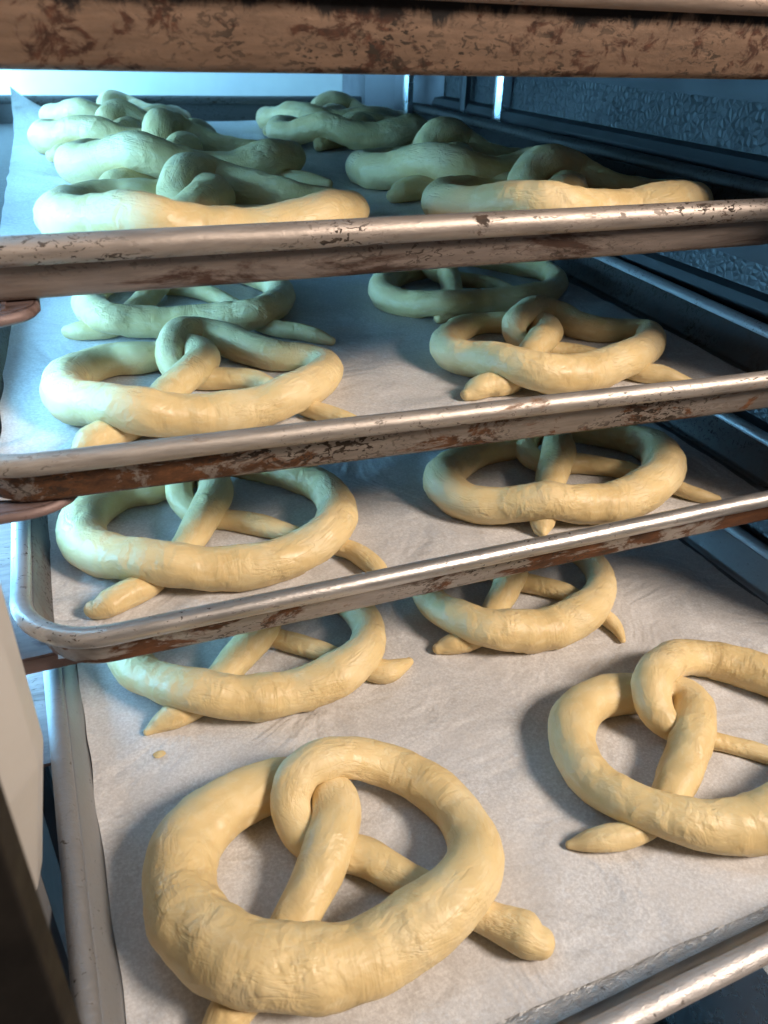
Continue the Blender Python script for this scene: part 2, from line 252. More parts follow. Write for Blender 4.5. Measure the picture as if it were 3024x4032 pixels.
 'L': (1, [[3.24,52.49,0.47,0.0],[3.69,52.9,0.82,0.0],[4.32,53.56,0.9,0.0],[5.39,54.46,0.89,0.0],[6.65,56.17,0.95,0.0],[7.79,58.49,1.05,0.12],[8.88,60.05,1.15,0.51],[9.86,62.24,1.3,0.39],[9.64,65.01,1.21,0.13],[8.53,65.88,1.13,0.09],[7.36,64.64,1.08,0.03],[6.14,64.08,1.21,0.01],[4.52,64.01,1.19,0.0],[3.02,62.77,1.23,0.0],[2.17,59.99,1.32,0.0],[2.82,57.33,1.34,0.17],[4.34,55.89,1.3,0.87],[5.89,54.19,1.32,1.28],[7.64,54.01,1.29,0.62],[9.71,54.42,1.3,0.08],[11.89,54.83,1.27,0.08],[13.96,55.46,1.25,0.65],[16.0,57.71,1.21,0.39],[17.23,61.05,0.97,0.0],[16.3,62.68,0.97,0.0],[14.33,63.07,1.16,0.0],[12.51,64.85,1.28,0.02],[11.06,66.64,1.31,0.53],[9.76,66.69,1.21,1.4],[8.58,64.67,1.11,1.98],[7.99,63.06,0.99,0.83],[8.24,61.57,0.91,0.12],[9.52,60.74,0.81,0.01],[11.11,60.57,0.69,0.0],[12.57,60.23,0.69,0.0],[13.69,58.42,0.61,0.0],[14.7,56.34,0.56,0.0],[15.76,55.01,0.58,0.0],[16.75,54.17,0.52,0.0],[17.61,53.43,0.36,0.0]]),
 'M': (1, [[0.98,68.65,0.45,0.0],[1.43,68.55,0.67,0.0],[2.36,68.95,0.73,0.0],[3.39,69.54,0.73,0.0],[4.55,70.8,0.77,0.0],[5.59,72.08,0.89,0.07],[6.36,73.38,1.03,0.35],[7.31,75.26,1.2,0.32],[7.63,77.19,1.15,0.1],[7.05,78.56,1.07,0.09],[5.91,78.44,0.96,0.05],[4.48,77.59,0.99,0.01],[3.32,77.62,1.03,0.0],[1.92,76.82,1.18,0.0],[0.92,74.99,1.3,0.0],[1.0,72.79,1.32,0.03],[1.94,71.36,1.23,0.3],[3.17,70.24,1.16,0.93],[4.84,69.28,1.25,0.71],[6.49,69.0,1.23,0.15],[8.34,68.94,1.19,0.01],[10.26,69.25,1.15,0.24],[11.83,70.05,1.15,0.74],[13.02,72.37,1.15,0.14],[13.03,74.88,1.14,0.0],[12.0,76.73,1.12,0.0],[10.63,78.01,1.11,0.04],[9.01,78.88,1.12,0.51],[7.38,78.77,1.07,1.56],[6.12,77.66,0.99,1.43],[5.72,76.38,0.93,0.5],[6.06,74.98,0.82,0.05],[6.9,74.16,0.72,0.0],[7.86,73.7,0.7,0.0],[9.07,72.81,0.67,0.0],[10.12,71.86,0.59,0.0],[11.22,70.75,0.54,0.0],[12.17,70.04,0.53,0.0],[12.84,69.24,0.55,0.0],[13.22,68.31,0.59,0.0],[13.46,67.55,0.51,0.0],[13.51,67.05,0.36,0.0]]),
 'N': (1, [[2.2,85.05,0.42,0.0],[2.61,85.34,0.74,0.0],[3.18,85.81,0.81,0.0],[4.14,86.44,0.81,0.0],[5.32,87.71,0.86,0.0],[6.47,89.49,0.95,0.08],[7.51,90.64,1.04,0.35],[8.51,92.33,1.17,0.27],[8.6,94.6,1.09,0.09],[7.78,95.41,1.02,0.06],[6.72,94.52,0.98,0.02],[5.67,94.18,1.09,0.0],[4.35,94.28,1.08,0.0],[3.01,93.42,1.11,0.0],[2.06,91.24,1.19,0.0],[2.32,89.02,1.21,0.11],[3.42,87.7,1.17,0.59],[4.51,86.18,1.19,0.88],[5.91,85.86,1.16,0.42],[7.63,85.99,1.18,0.06],[9.45,86.12,1.15,0.06],[11.19,86.43,1.13,0.44],[13.06,88.06,1.1,0.27],[14.39,90.65,0.88,0.0],[13.78,92.06,0.88,0.0],[12.22,92.57,1.04,0.0],[10.91,94.19,1.16,0.02],[9.91,95.78,1.18,0.36],[8.86,95.95,1.09,0.96],[7.71,94.42,1.0,1.35],[7.08,93.17,0.9,0.57],[7.13,91.94,0.83,0.08],[8.09,91.14,0.73,0.01],[9.37,90.85,0.63,0.0],[10.52,90.44,0.62,0.0],[11.25,88.86,0.55,0.0],[11.87,87.07,0.51,0.0],[12.6,85.89,0.52,0.0],[13.33,85.12,0.47,0.0],[13.95,84.43,0.33,0.0]]),
 'O': (1, [[19.31,35.13,0.49,0.0],[19.81,35.23,0.72,0.0],[21.01,35.55,0.85,0.0],[22.37,35.59,0.82,0.0],[24.21,37.27,0.92,0.0],[26.06,39.56,1.01,0.13],[27.78,41.17,1.19,0.38],[29.52,43.23,1.23,0.11],[30.06,45.41,1.17,0.04],[29.01,46.5,1.09,0.03],[27.57,46.84,0.98,0.01],[26.0,47.35,0.91,0.0],[23.8,46.41,0.99,0.0],[21.08,43.27,1.17,0.0],[20.53,40.41,1.23,0.03],[21.47,38.59,1.25,0.28],[22.24,36.66,1.27,0.81],[23.45,35.81,1.31,0.75],[25.59,35.89,1.39,0.2],[28.28,35.88,1.38,0.06],[31.02,35.8,1.3,0.57],[35.22,38.68,1.19,0.04],[37.2,42.02,0.99,0.0],[36.16,43.09,0.94,0.0],[33.99,43.3,1.07,0.01],[32.72,44.68,1.19,0.14],[31.64,46.18,1.24,0.76],[29.36,45.52,1.15,1.53],[27.61,44.91,1.13,0.88],[26.83,43.55,0.98,0.24],[26.98,41.65,0.8,0.02],[28.46,40.82,0.69,0.0],[30.03,40.19,0.64,0.0],[31.15,38.81,0.62,0.0],[31.64,36.55,0.63,0.0],[32.45,35.23,0.68,0.0],[33.55,35.19,0.69,0.0],[34.47,35.02,0.52,0.0],[35.64,34.99,0.49,0.0]]),
 'P': (1, [[20.07,47.95,0.49,0.0],[20.53,48.1,0.72,0.0],[21.64,48.53,0.85,0.0],[22.92,48.7,0.82,0.0],[24.49,50.49,0.91,0.0],[26.0,52.86,1.01,0.16],[27.46,54.56,1.18,0.46],[28.89,56.7,1.23,0.14],[29.17,58.82,1.16,0.05],[28.06,59.74,1.09,0.03],[26.65,59.91,0.98,0.01],[25.12,60.23,0.91,0.0],[23.14,59.11,0.99,0.0],[20.89,55.84,1.16,0.0],[20.67,53.08,1.23,0.04],[21.75,51.45,1.25,0.34],[22.68,49.71,1.27,0.98],[24.01,48.29,1.3,0.91],[26.09,48.01,1.38,0.24],[28.59,48.68,1.37,0.07],[31.14,49.43,1.29,0.69],[34.77,52.99,1.18,0.05],[36.61,56.4,0.98,0.0],[35.19,57.27,0.94,0.0],[33.12,57.24,1.07,0.01],[31.77,58.41,1.19,0.17],[30.59,59.72,1.24,0.92],[28.5,58.85,1.15,1.85],[26.9,58.09,1.13,1.06],[26.31,56.72,0.98,0.29],[26.65,54.94,0.8,0.02],[28.14,54.31,0.69,0.0],[29.7,53.87,0.64,0.0],[30.9,52.69,0.62,0.0],[31.6,50.59,0.63,0.0],[32.51,49.43,0.68,0.0],[33.61,49.01,0.69,0.0],[34.56,48.39,0.52,0.0],[35.7,48.19,0.49,0.0]]),
 'Q': (1, [[22.72,71.19,0.49,0.0],[22.75,71.31,0.49,0.0],[22.98,71.63,0.72,0.0],[23.76,72.33,0.78,0.0],[24.9,73.36,0.88,0.01],[26.34,74.66,1.03,0.17],[27.87,75.94,1.2,0.45],[29.28,77.56,1.18,0.34],[29.45,78.8,1.08,0.35],[28.35,78.93,0.98,0.21],[26.83,78.36,0.93,0.04],[25.32,78.76,0.97,0.0],[23.31,78.35,1.1,0.0],[21.04,77.16,1.31,0.0],[20.43,75.22,1.19,0.01],[21.09,73.85,1.12,0.11],[22.23,72.83,1.15,0.57],[23.59,71.91,1.17,0.93],[25.4,71.2,1.25,0.31],[27.38,70.77,1.31,0.01],[29.46,70.88,1.33,0.21],[31.27,71.6,1.31,0.67],[33.34,73.8,1.25,0.08],[33.44,75.57,1.16,0.0],[32.62,77.12,1.14,0.01],[31.27,78.25,1.15,0.14],[29.2,78.46,1.08,0.63],[27.77,78.28,0.96,0.56],[26.98,77.38,0.89,0.19],[27.13,76.36,0.83,0.04],[27.94,75.75,0.77,0.01],[29.03,75.27,0.72,0.0],[30.05,74.35,0.64,0.0],[30.77,73.49,0.59,0.0],[31.24,72.11,0.55,0.0],[31.67,71.07,0.51,0.0],[31.91,70.35,0.49,0.0],[32.34,69.65,0.49,0.0],[32.97,69.24,0.49,0.0]]),
 'R': (1, [[21.05,82.47,0.49,0.0],[21.5,82.53,0.7,0.0],[22.58,82.75,0.82,0.0],[23.77,82.7,0.79,0.0],[25.5,84.08,0.88,0.0],[27.26,86.0,0.97,0.12],[28.87,87.32,1.14,0.35],[30.53,89.04,1.18,0.11],[31.13,90.93,1.12,0.04],[30.26,91.95,1.05,0.02],[29.01,92.34,0.95,0.01],[27.66,92.88,0.88,0.0],[25.66,92.17,0.95,0.0],[23.08,89.55,1.12,0.0],[22.43,87.07,1.18,0.03],[23.15,85.4,1.2,0.26],[23.72,83.66,1.22,0.75],[24.7,82.15,1.26,0.7],[26.56,81.55,1.33,0.19],[28.96,81.76,1.32,0.05],[31.4,82.03,1.24,0.53],[35.3,84.69,1.14,0.04],[37.2,87.51,0.95,0.0],[36.38,88.53,0.9,0.0],[34.48,88.85,1.03,0.01],[33.44,90.13,1.15,0.13],[32.57,91.52,1.19,0.71],[30.52,91.07,1.11,1.42],[28.94,90.63,1.09,0.81],[28.17,89.47,0.94,0.22],[28.2,87.79,0.77,0.02],[29.46,86.97,0.66,0.0],[30.81,86.32,0.61,0.0],[31.71,85.05,0.6,0.0],[32.01,83.02,0.61,0.0],[32.66,81.81,0.65,0.0],[33.6,81.24,0.67,0.0],[34.36,80.52,0.5,0.0],[35.37,80.15,0.49,0.0]]),
}
# ---------------------------------------------------------------- pretzels
def catmull(pts, n_out):
    P = [Vector(p) for p in pts]
    ext = [2 * P[0] - P[1]] + P + [2 * P[-1] - P[-2]]
    dense = []
    for i in range(1, len(ext) - 2):
        p0, p1, p2, p3 = ext[i - 1:i + 3]
        for k in range(12):
            t = k / 12
            dense.append(.5 * ((2 * p1) + (p2 - p0) * t + (2 * p0 - 5 * p1 + 4 * p2 - p3) * t * t + (3 * p1 - p0 - 3 * p2 + p3) * t ** 3))
    dense.append(P[-1])
    # smooth
    for _ in range(10):
        dense = [dense[0]] + [(dense[i - 1] + dense[i] * 2 + dense[i + 1]) / 4 for i in range(1, len(dense) - 1)] + [dense[-1]]
    d = [0.0]
    for a, b in zip(dense, dense[1:]): d.append(d[-1] + (b.xy - a.xy).length)
    out = []; j = 0
    for k in range(n_out):
        s = d[-1] * k / (n_out - 1)
        while j < len(d) - 2 and d[j + 1] < s: j += 1
        t = (s - d[j]) / max(1e-9, d[j + 1] - d[j])
        out.append((dense[j].lerp(dense[j + 1], min(1, t)), s))
    return out

def pretzel(key, label, seedv):
    tray, pts = P[key]
    zf = TRAYS[tray][2] + .16
    # x,y,r,lift -> 4D smoothing through Vector
    line = catmull([(a[0], a[1], a[2], a[3]) for a in pts], 250)
    cx = sum(a[0] for a in pts) / len(pts); cy = sum(a[1] for a in pts) / len(pts)
    NR = 40; verts = []; uv = []
    L = line[-1][1]
    rows = []
    n = len(line)
    for i, (p, s) in enumerate(line):
        q0, q1 = line[max(0, i - 1)][0], line[min(n - 1, i + 1)][0]
        t = Vector((q1.x - q0.x, q1.y - q0.y, (q1.w - q0.w))).normalized()
        r = max(p.z, .12) * .97
        # gentle swelling along the strand
        r *= 1 + .05 * noise.noise(Vector((s * .45, seedv, 0))) + .025 * noise.noise(Vector((s * 1.6, seedv, 9)))
        rows.append((Vector((p.x, p.y, zf + r * .86 + p.w)), t, r, s))
    # rounded ends: extra rings
    def cap(row, sign):
        c, t, r, s = row; out = []
        for a in (20, 40, 58, 74, 86):
            A = math.radians(a)
            out.append((c + t * sign * math.sin(A) * r * .95, t, r * math.cos(A), s + sign * math.sin(A) * r, r))
        return out
    full = [x for x in reversed(cap(rows[0], -1))] + [(c, t, r, s, r) for c, t, r, s in rows] + cap(rows[-1], 1)
    for (c, t, r, s, r0) in full:
        side = t.cross(Vector((0, 0, 1))).normalized(); up = side.cross(t).normalized()
        for k in range(NR + 1):
            a = 2 * math.pi * k / NR
            nv = side * math.cos(a) * 1.03 + up * math.sin(a) * .93
            pp = Vector((c.x * .9, c.y * .9, c.z * .9)) + nv * r * .9
            d = .07 * noise.noise(pp * .8 + Vector((seedv, 0, 0))) + .03 * noise.noise(pp * 2.0 + Vector((0, seedv, 0)))
            # creases running along the strand
            ww = noise.noise(Vector((s * .22, math.cos(a) * 1.7 + seedv, math.sin(a) * 1.7)))
            cre = noise.noise(Vector((s * .35 + seedv * 3, math.cos(a + s * .09) * 2.1, math.sin(a + s * .09) * 2.1)))
            d += -.075 * max(0, 1 - abs(cre) * 5) * max(0, ww - .05)
            # crosswise pinches
            cc = noise.noise(Vector((s * 1.7 + .5 * math.cos(a), seedv * 2, 3)))
            pm = max(0, noise.noise(Vector((s * .25, seedv * 5, 7))) - .05)
            d += -.035 * max(0, 1 - abs(cc) * 4) * pm
            v = c + nv * (r * (1 + d))
            fl = zf - .02
            if v.z < fl + .25 * r:      # dough slumps flat on the paper
                k2 = (v.z - fl) / (.25 * r)
                v.z = fl + .25 * r * (math.exp(k2 - 1) * .999 - .37 if k2 < 1 else k2) if k2 < 1 else v.z
                v.z = max(v.z, fl)
            verts.append(((v.x - cx) * CM, (v.y - cy) * CM, (v.z - zf) * CM))
            uv.append((s / 6.0, k / NR))
    faces = []; M = NR + 1; R = len(full)
    for i in range(R - 1):
        for k in range(NR):
            faces.append((i * M + k, i * M + k + 1, (i + 1) * M + k + 1, (i + 1) * M + k))
    a0 = len(verts)
    for base, row, sg in ((0, full[0], 1), ((R - 1) * M, full[-1], -1)):
        c, t, r, s, r0 = row
        cc = c - t * sg * 0.002
        verts.append(((cc.x - cx) * CM, (cc.y - cy) * CM, (max(cc.z, zf) - zf) * CM)); uv.append((s / 6, .5)); ci = len(verts) - 1
        for k in range(NR):
            faces.append((ci, base + k + 1, base + k) if sg == 1 else (ci, base + k, base + k + 1))
    faces = [f[::-1] for f in faces]
    o = obj('raw_pretzel', verts, faces, DOUGH, uv=uv)
    o.location = (cx * CM, cy * CM, zf * CM)
    bm = bmesh.new(); bm.from_mesh(o.data); bmesh.ops.remove_doubles(bm, verts=bm.verts, dist=1e-6)
    bmesh.ops.recalc_face_normals(bm, faces=bm.faces); bm.to_mesh(o.data); bm.free()
    o.data.polygons.foreach_set('use_smooth', [True] * len(o.data.polygons))
    return tag(o, label, 'pretzel', 'raw dough pretzels resting on the baking trays')

# ---------------------------------------------------------------- sheet pans
WD, DP = 45.7, 66.0
def rrect(inset, rad, seg=10):
    """counter-clockwise rounded rectangle, front-left origin"""
    x0, y0, x1, y1 = inset, inset, WD - inset, DP - inset
    r = max(.15, rad - inset); out = []
    for (cx, cy, a0) in ((x1 - r, y0 + r, -90), (x1 - r, y1 - r, 0), (x0 + r, y1 - r, 90), (x0 + r, y0 + r, 180)):
        for k in range(seg + 1):
            a = math.radians(a0 + 90 * k / seg); out.append((cx + r * math.cos(a), cy + r * math.sin(a)))
    # split long sides so dents can be added
    res = []
    for i in range(len(out)):
        a, b = out[i], out[(i + 1) % len(out)]; res.append(a)
        d = math.dist(a, b)
        m = int(d / 1.5)
        for k in range(1, m): res.append((a[0] + (b[0] - a[0]) * k / m, a[1] + (b[1] - a[1]) * k / m))
    return res

def sweep(profile, closed, seed, rad=4.0, amp=.03):
    rings = [rrect(i, rad) for i, z in profile]
    N = len(rrect(.8, rad)); verts = []
    # same number of points on every ring: resample by parameter
    def resamp(r):
        d = [0]
        for a, b in zip(r, r[1:] + r[:1]): d.append(d[-1] + math.dist(a, b))
        return r, d
    base = rrect(.8, rad)
    nb = []
    for i in range(N):
        a, b = base[i - 1], base[(i + 1) % N]; t = Vector((b[0] - a[0], b[1] - a[1])).normalized(); nb.append(Vector((t.y, -t.x)))
    for (ins, z) in profile:
        for i in range(N):
            p = Vector(base[i]) + nb[i] * (.8 - ins)
            # corners tighten inwards
            nz = noise.noise(Vector((p.x * .12, p.y * .12, seed))) * amp + noise.noise(Vector((p.x * .6, p.y * .6, seed + z))) * amp * .4
            verts.append(((p.x + nb[i].x * nz - WD / 2) * CM, (p.y + nb[i].y * nz) * CM, (z + noise.noise(Vector((p.x * .1, p.y * .1, seed + 5))) * amp) * CM))
    faces = []; K = len(profile)
    for j in range(K if closed else K - 1):
        for i in range(N):
            a, b = j * N + i, j * N + (i + 1) % N
            c, d = ((j + 1) % K) * N + (i + 1) % N, ((j + 1) % K) * N + i
            faces.append((a, b, c, d))
    return verts, faces, N

def sheet_pan(i, label, wall_m, rim_m, floor_m, tall=0.0):
    xl, yf, z, ro = TRAYS[i]
    t = empty('sheet_pan', ((xl + WD / 2) * CM, yf * CM, z * CM), ro)
    tag(t, label, 'baking tray', 'aluminium sheet pans on the rack')
    # wall: inner skin up, outer skin down
    prof = [(2.05, .0), (1.72, .04), (1.52, .18), (1.0, 1.95), (.8, 2.0), (.76, 1.6), (1.0, .16), (1.15, -.03), (1.4, -.11), (2.05, -.11)]
    prof = [(a, z_ + tall if z_ > 1 else z_) for a, z_ in prof]
    v, f, N = sweep(prof, True, i * 3.1)
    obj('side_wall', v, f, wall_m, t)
    # rolled rim: a bead around the whole edge
    pr = []; rr = (.5, .56, .48, .46, .46)[i]
    for k in range(14):
        a = 2 * math.pi * k / 14
        pr.append((rr - rr * math.cos(a), 2.5 - rr + tall + rr * math.sin(a)))
    v, f, N = sweep(pr, True, i * 3.1)
    obj('rolled_rim', v, f, rim_m, t)
    fl = [(x, y) for x, y in rrect(2.0, 4.0)]
    n = len(fl)
    vs = [((x - WD / 2) * CM, y * CM, -.0 * CM) for x, y in fl] + [((x - WD / 2) * CM, y * CM, -.10 * CM) for x, y in fl]
    fs = [tuple(range(n)), tuple(range(2 * n - 1, n - 1, -1))] + [(k, n + k, n + (k + 1) % n, (k + 1) % n) for k in range(n)]
    obj('pan_floor', vs, fs, floor_m, t, smooth=False)
    return t

def parchment(i, label, left, right, front, back, curl=0.0):
    """left/right: functions of y (world cm) -> x"""
    xl, yf, z, ro = TRAYS[i]
    NX, NY = 120, 170; verts = []; faces = []
    for j in range(NY + 1):
        y = front + (back - front) * j / NY
        a = left(y) + .12 * noise.noise(Vector((y * .35, i, 1))); b = right(y) + .28 * noise.noise(Vector((y * .3, i, 4))) + .12 * noise.noise(Vector((y * 1.1, i, 4)))
        for k in range(NX + 1):
            u = k / NX; x = a + (b - a) * u
            yy = y + (.15 * noise.noise(Vector((x * .3, i, 8))) if j == 0 else 0)
            h = .17 * abs(noise.noise(Vector((x * .10 + y * .05, y * .13 - x * .03, i * 7)))) + .09 * noise.noise(Vector((x * .35 + y * .1, y * .22, i * 5)))
            h += .05 * max(0, 1 - abs(noise.noise(Vector((x * .07 - y * .09, y * .05 + x * .06, i + 20)))) * 9)
            edge = max(0, 1 - (x - a) / 1.3)
            h = max(h, -.02) + edge ** 2 * .12
            if curl:
                cc = max(0, 1 - (x - a) / 6.5) * max(0, 1 - (back - y) / 14)
                h += curl * cc ** 1.6
            verts.append((x * CM, yy * CM, (z + .07 + h * .8) * CM))
    for j in range(NY):
        for k in range(NX):
            q = j * (NX + 1) + k; faces.append((q, q + 1, q + NX + 2, q + NX + 1))
    o = obj('parchment_paper', verts, faces, PAPER)
    return tag(o, label, 'parchment paper', 'parchment sheets lining the baking trays')

TRAYS = [[-6.302, 30.2, -1.42, 0.005], [-6.302, 32.338, -9.445, -0.009], [-6.301, 29.083, -17.171, -0.058], [-4.542, 27.228, -24.182, -0.01], [-3.765, 9.5, -31.474, 0.023]]
ALU = (0.60, 0.54, 0.50)
BR = (0.17, 0.075, 0.03)
FLOORM = alu_mat('pan_floor_aluminium', (0.80, 0.80, 0.81), BR, .74, .84, .42, .5, 2, 0, 20, relief=.9)
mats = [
 (alu_mat('heavily_baked_wall', (0.23, 0.145, 0.098), (0.09, 0.036, 0.02), .52, .60, .62, .30, 1, 1.2, 130, .75, burnt_shade=True), alu_mat('heavily_baked_rim', (0.40, 0.30, 0.24), (0.12, 0.06, 0.035), .56, .66, .5, .5, 2, .4, 30)),
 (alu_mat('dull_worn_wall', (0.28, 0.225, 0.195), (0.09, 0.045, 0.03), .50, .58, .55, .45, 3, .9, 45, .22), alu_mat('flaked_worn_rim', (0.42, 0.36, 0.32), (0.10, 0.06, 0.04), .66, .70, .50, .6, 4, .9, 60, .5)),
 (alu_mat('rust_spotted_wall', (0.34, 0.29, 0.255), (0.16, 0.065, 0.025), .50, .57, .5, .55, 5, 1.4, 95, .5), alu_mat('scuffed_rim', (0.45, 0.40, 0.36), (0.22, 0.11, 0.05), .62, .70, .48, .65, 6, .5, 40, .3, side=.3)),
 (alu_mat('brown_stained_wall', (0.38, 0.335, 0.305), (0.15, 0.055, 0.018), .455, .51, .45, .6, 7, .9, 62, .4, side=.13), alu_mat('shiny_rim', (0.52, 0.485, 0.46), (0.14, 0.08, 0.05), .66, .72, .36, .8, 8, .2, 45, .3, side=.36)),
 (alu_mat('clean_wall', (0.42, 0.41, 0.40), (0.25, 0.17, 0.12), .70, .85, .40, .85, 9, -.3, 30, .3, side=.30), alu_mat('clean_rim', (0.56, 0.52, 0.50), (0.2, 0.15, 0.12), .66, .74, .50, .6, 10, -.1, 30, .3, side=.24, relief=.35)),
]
labels = ['topmost sheet pan, front wall thickly baked brown and black', 'sheet pan under the topmost one, with black flaked marks along its dull front rim',
 'middle sheet pan with rust spotted front wall and rounded left corner at the frame edge', 'sheet pan with shiny front rim and red brown stains, just above the pulled-out pan',
 'lowest sheet pan, cleanest and pulled out furthest, its left rail and front edge in view']
for i in range(5):
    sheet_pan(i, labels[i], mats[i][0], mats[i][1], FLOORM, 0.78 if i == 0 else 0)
parchment(1, 'parchment on the upper full tray, bluish, with its back left corner curled up', lambda y: -2.3 + .02 * (y - 50) , lambda y: 35.4 + .01 * (y - 40), 34.2, 97.3, 3.9)
parchment(2, 'parchment on the middle tray, right edge cut away in a wavy line', lambda y: -3.9 + .008 * (y - 37), lambda y: 37.6 + .03 * (y - 38), 31.5, 92.0)
parchment(3, 'parchment under the two pretzels on the shiny rimmed tray', lambda y: -2.95, lambda y: 38.6, 29.3, 91)
parchment(4, 'grey white parchment on the lowest pulled-out tray, in front at the bottom', lambda y: -2.55 + -.022 * (y - 25), lambda y: 39.1 - .03 * (y - 28), 12.1, 73.0)

PL = {
'A': 'large glossy pretzel nearest the camera, lower left on the pulled-out tray',
'B': 'pretzel cut off by the right edge of the photo, on the lowest tray',
'C': 'pretzel on the lowest tray behind the largest one, knot hidden under the tray above',
'D': 'pretzel on the lowest tray with small hooked right tip, partly under the shiny rim',
'E': 'left pretzel on the shiny rimmed tray with long blunt lower left end',
'F': 'right pretzel on the shiny rimmed tray with short pointed tip below its middle',
'G': 'large pretzel at the left front of the middle tray, half cyan and half yellow lit',
'H': 'flat pretzel behind the big left one on the middle tray, both thin ends spread out',
'I': 'right front pretzel on the middle tray with a fat blunt twisted end',
'J': 'shaded pretzel at the back right of the middle tray under the flaked rim',
'K': 'front left pretzel on the upper tray, its lower edge behind the flaked rim',
'L': 'second pretzel from the front in the left row of the upper tray',
'M': 'pale pretzel third from the front in the upper left row, thin tip pointing left',
'N': 'hindmost pretzel in the left row of the upper tray near the curled paper',
'O': 'front right pretzel on the upper tray, resting behind the bright part of the rim',
'P': 'second pretzel from the front in the right row of the upper tray',
'Q': 'dim pretzel third from the front in the right row of the upper tray',
'R': 'darkest pretzel at the very back of the right row on the upper tray',
}
for k, key in enumerate(PL): pretzel(key, PL[key], 3.7 * k + 1.3)

# crumb of dough on the lowest paper
bm = bmesh.new(); bmesh.ops.create_icosphere(bm, subdivisions=2, radius=.3 * CM)
for v in bm.verts: v.co = Vector((v.co.x * (1 + .3 * noise.noise(v.co * 900)), v.co.y * .8, max(v.co.z * .2, -.0004)))
me = bpy.data.meshes.new('dough_scrap'); bm.to_mesh(me); bm.free(); me.materials.append(DOUGH)
cr = bpy.data.objects.new('dough_scrap', me); COL.objects.link(cr); cr.location = (.55 * CM, 29.2 * CM, (-31.474 + .20) * CM)
tag(cr, 'tiny yellow dough scrap stuck on the lowest parchment, left of centre', 'dough scrap')

# ---------------------------------------------------------------- cabinet
def prism(name, prof, axis, lo, hi, mat, parent=None, smooth=False, bevel=0):
    """profile extruded along axis ('y': profile in x,z ; 'z': profile in x,y ; 'x': profile in y,z)"""
    n = len(prof); vs = []
    for e in (lo, hi):
        for a, b in prof:
            vs.append({'y': (a, e, b), 'z': (a, b, e), 'x': (e, a, b)}[axis])
    vs = [tuple(c * CM for c in v) for v in vs]
    fs = [tuple(range(n)), tuple(range(2 * n - 1, n - 1, -1))] + [(k, n + k, n + (k + 1) % n, (k + 1) % n) for k in range(n)]
    o = obj(name, vs, fs, mat, parent, smooth=smooth)
    bm = bmesh.new(); bm.from_mesh(o.data); bmesh.ops.recalc_face_normals(bm, faces=bm.faces)
    if bevel: bmesh.ops.bevel(bm, geom=bm.edges[:], offset=bevel * CM, segments=3, affect='EDGES', profile=.6)
    bm.to_mesh(o.data); bm.free()
    return o

st = lambda o: tag(o, kind='structure')
st(box('back_wall', (-.17, 1.04, -.80), (.56, 1.06, .32), WHITE))
st(box('left_wall', (-.125, .22, -.80), (-.105, 1.039, .32), WHITE))
st(box('right_wall', (.42, .20, -.80), (.44, 1.039, .32), LINER))
st(box('cabinet_ceiling', (-.17, .30, .321), (.56, 1.06, .34), WHITE))
st(box('cabinet_floor', (-.17, .18, -.82), (.56, 1.06, -.801), flat_mat('cabinet_floor_steel', (0.055, 0.052, 0.055), .5, .0)))

# ribs pressed into the right wall: one pair per shelf
for k in range(-1, 6):
    z0 = -6.1 - 7.75 * k
    r = prism('wall_rib', [(42.1, z0), (41.2, z0 - .25), (41.0, z0 - .8), (41.0, z0 - 1.2), (41.3, z0 - 1.6), (42.1, z0 - 1.7)], 'y', 22, 103, SLIDE_DK)
    tag(r, ['pressed rib along the dark right cabinet wall, above the topmost tray', 'pressed rib along the right cabinet wall, beside the upper pretzel tray rim',
            'pressed rib along the right cabinet wall, in the gap above the middle tray', 'pressed rib along the right cabinet wall, in the gap above the shiny rimmed tray',
            'pressed rib along the right cabinet wall, in the gap above the lowest tray', 'pressed rib along the right cabinet wall, just below the lowest tray', 'pressed rib low on the right cabinet wall, near the cabinet floor'][k + 1], 'rib')
zt = [t[2] for t in TRAYS]
names = ['topmost', 'upper', 'middle', 'shiny rimmed', 'lowest']
for i, z in enumerate(zt):
    # angle runner on the right side, tray edge slides on it
    s = prism('tray_runner', [(42.0, z - .25), (37.4, z - .25), (37.4, z - 1.5), (37.7, z - 1.5), (37.7, z - .55), (42.0, z - .55)], 'y', 34, 102, SLIDE_DK)
    tag(s, 'dark angle runner on the right cabinet wall under the %s tray' % names[i], 'tray runner', 'runners that carry the trays')
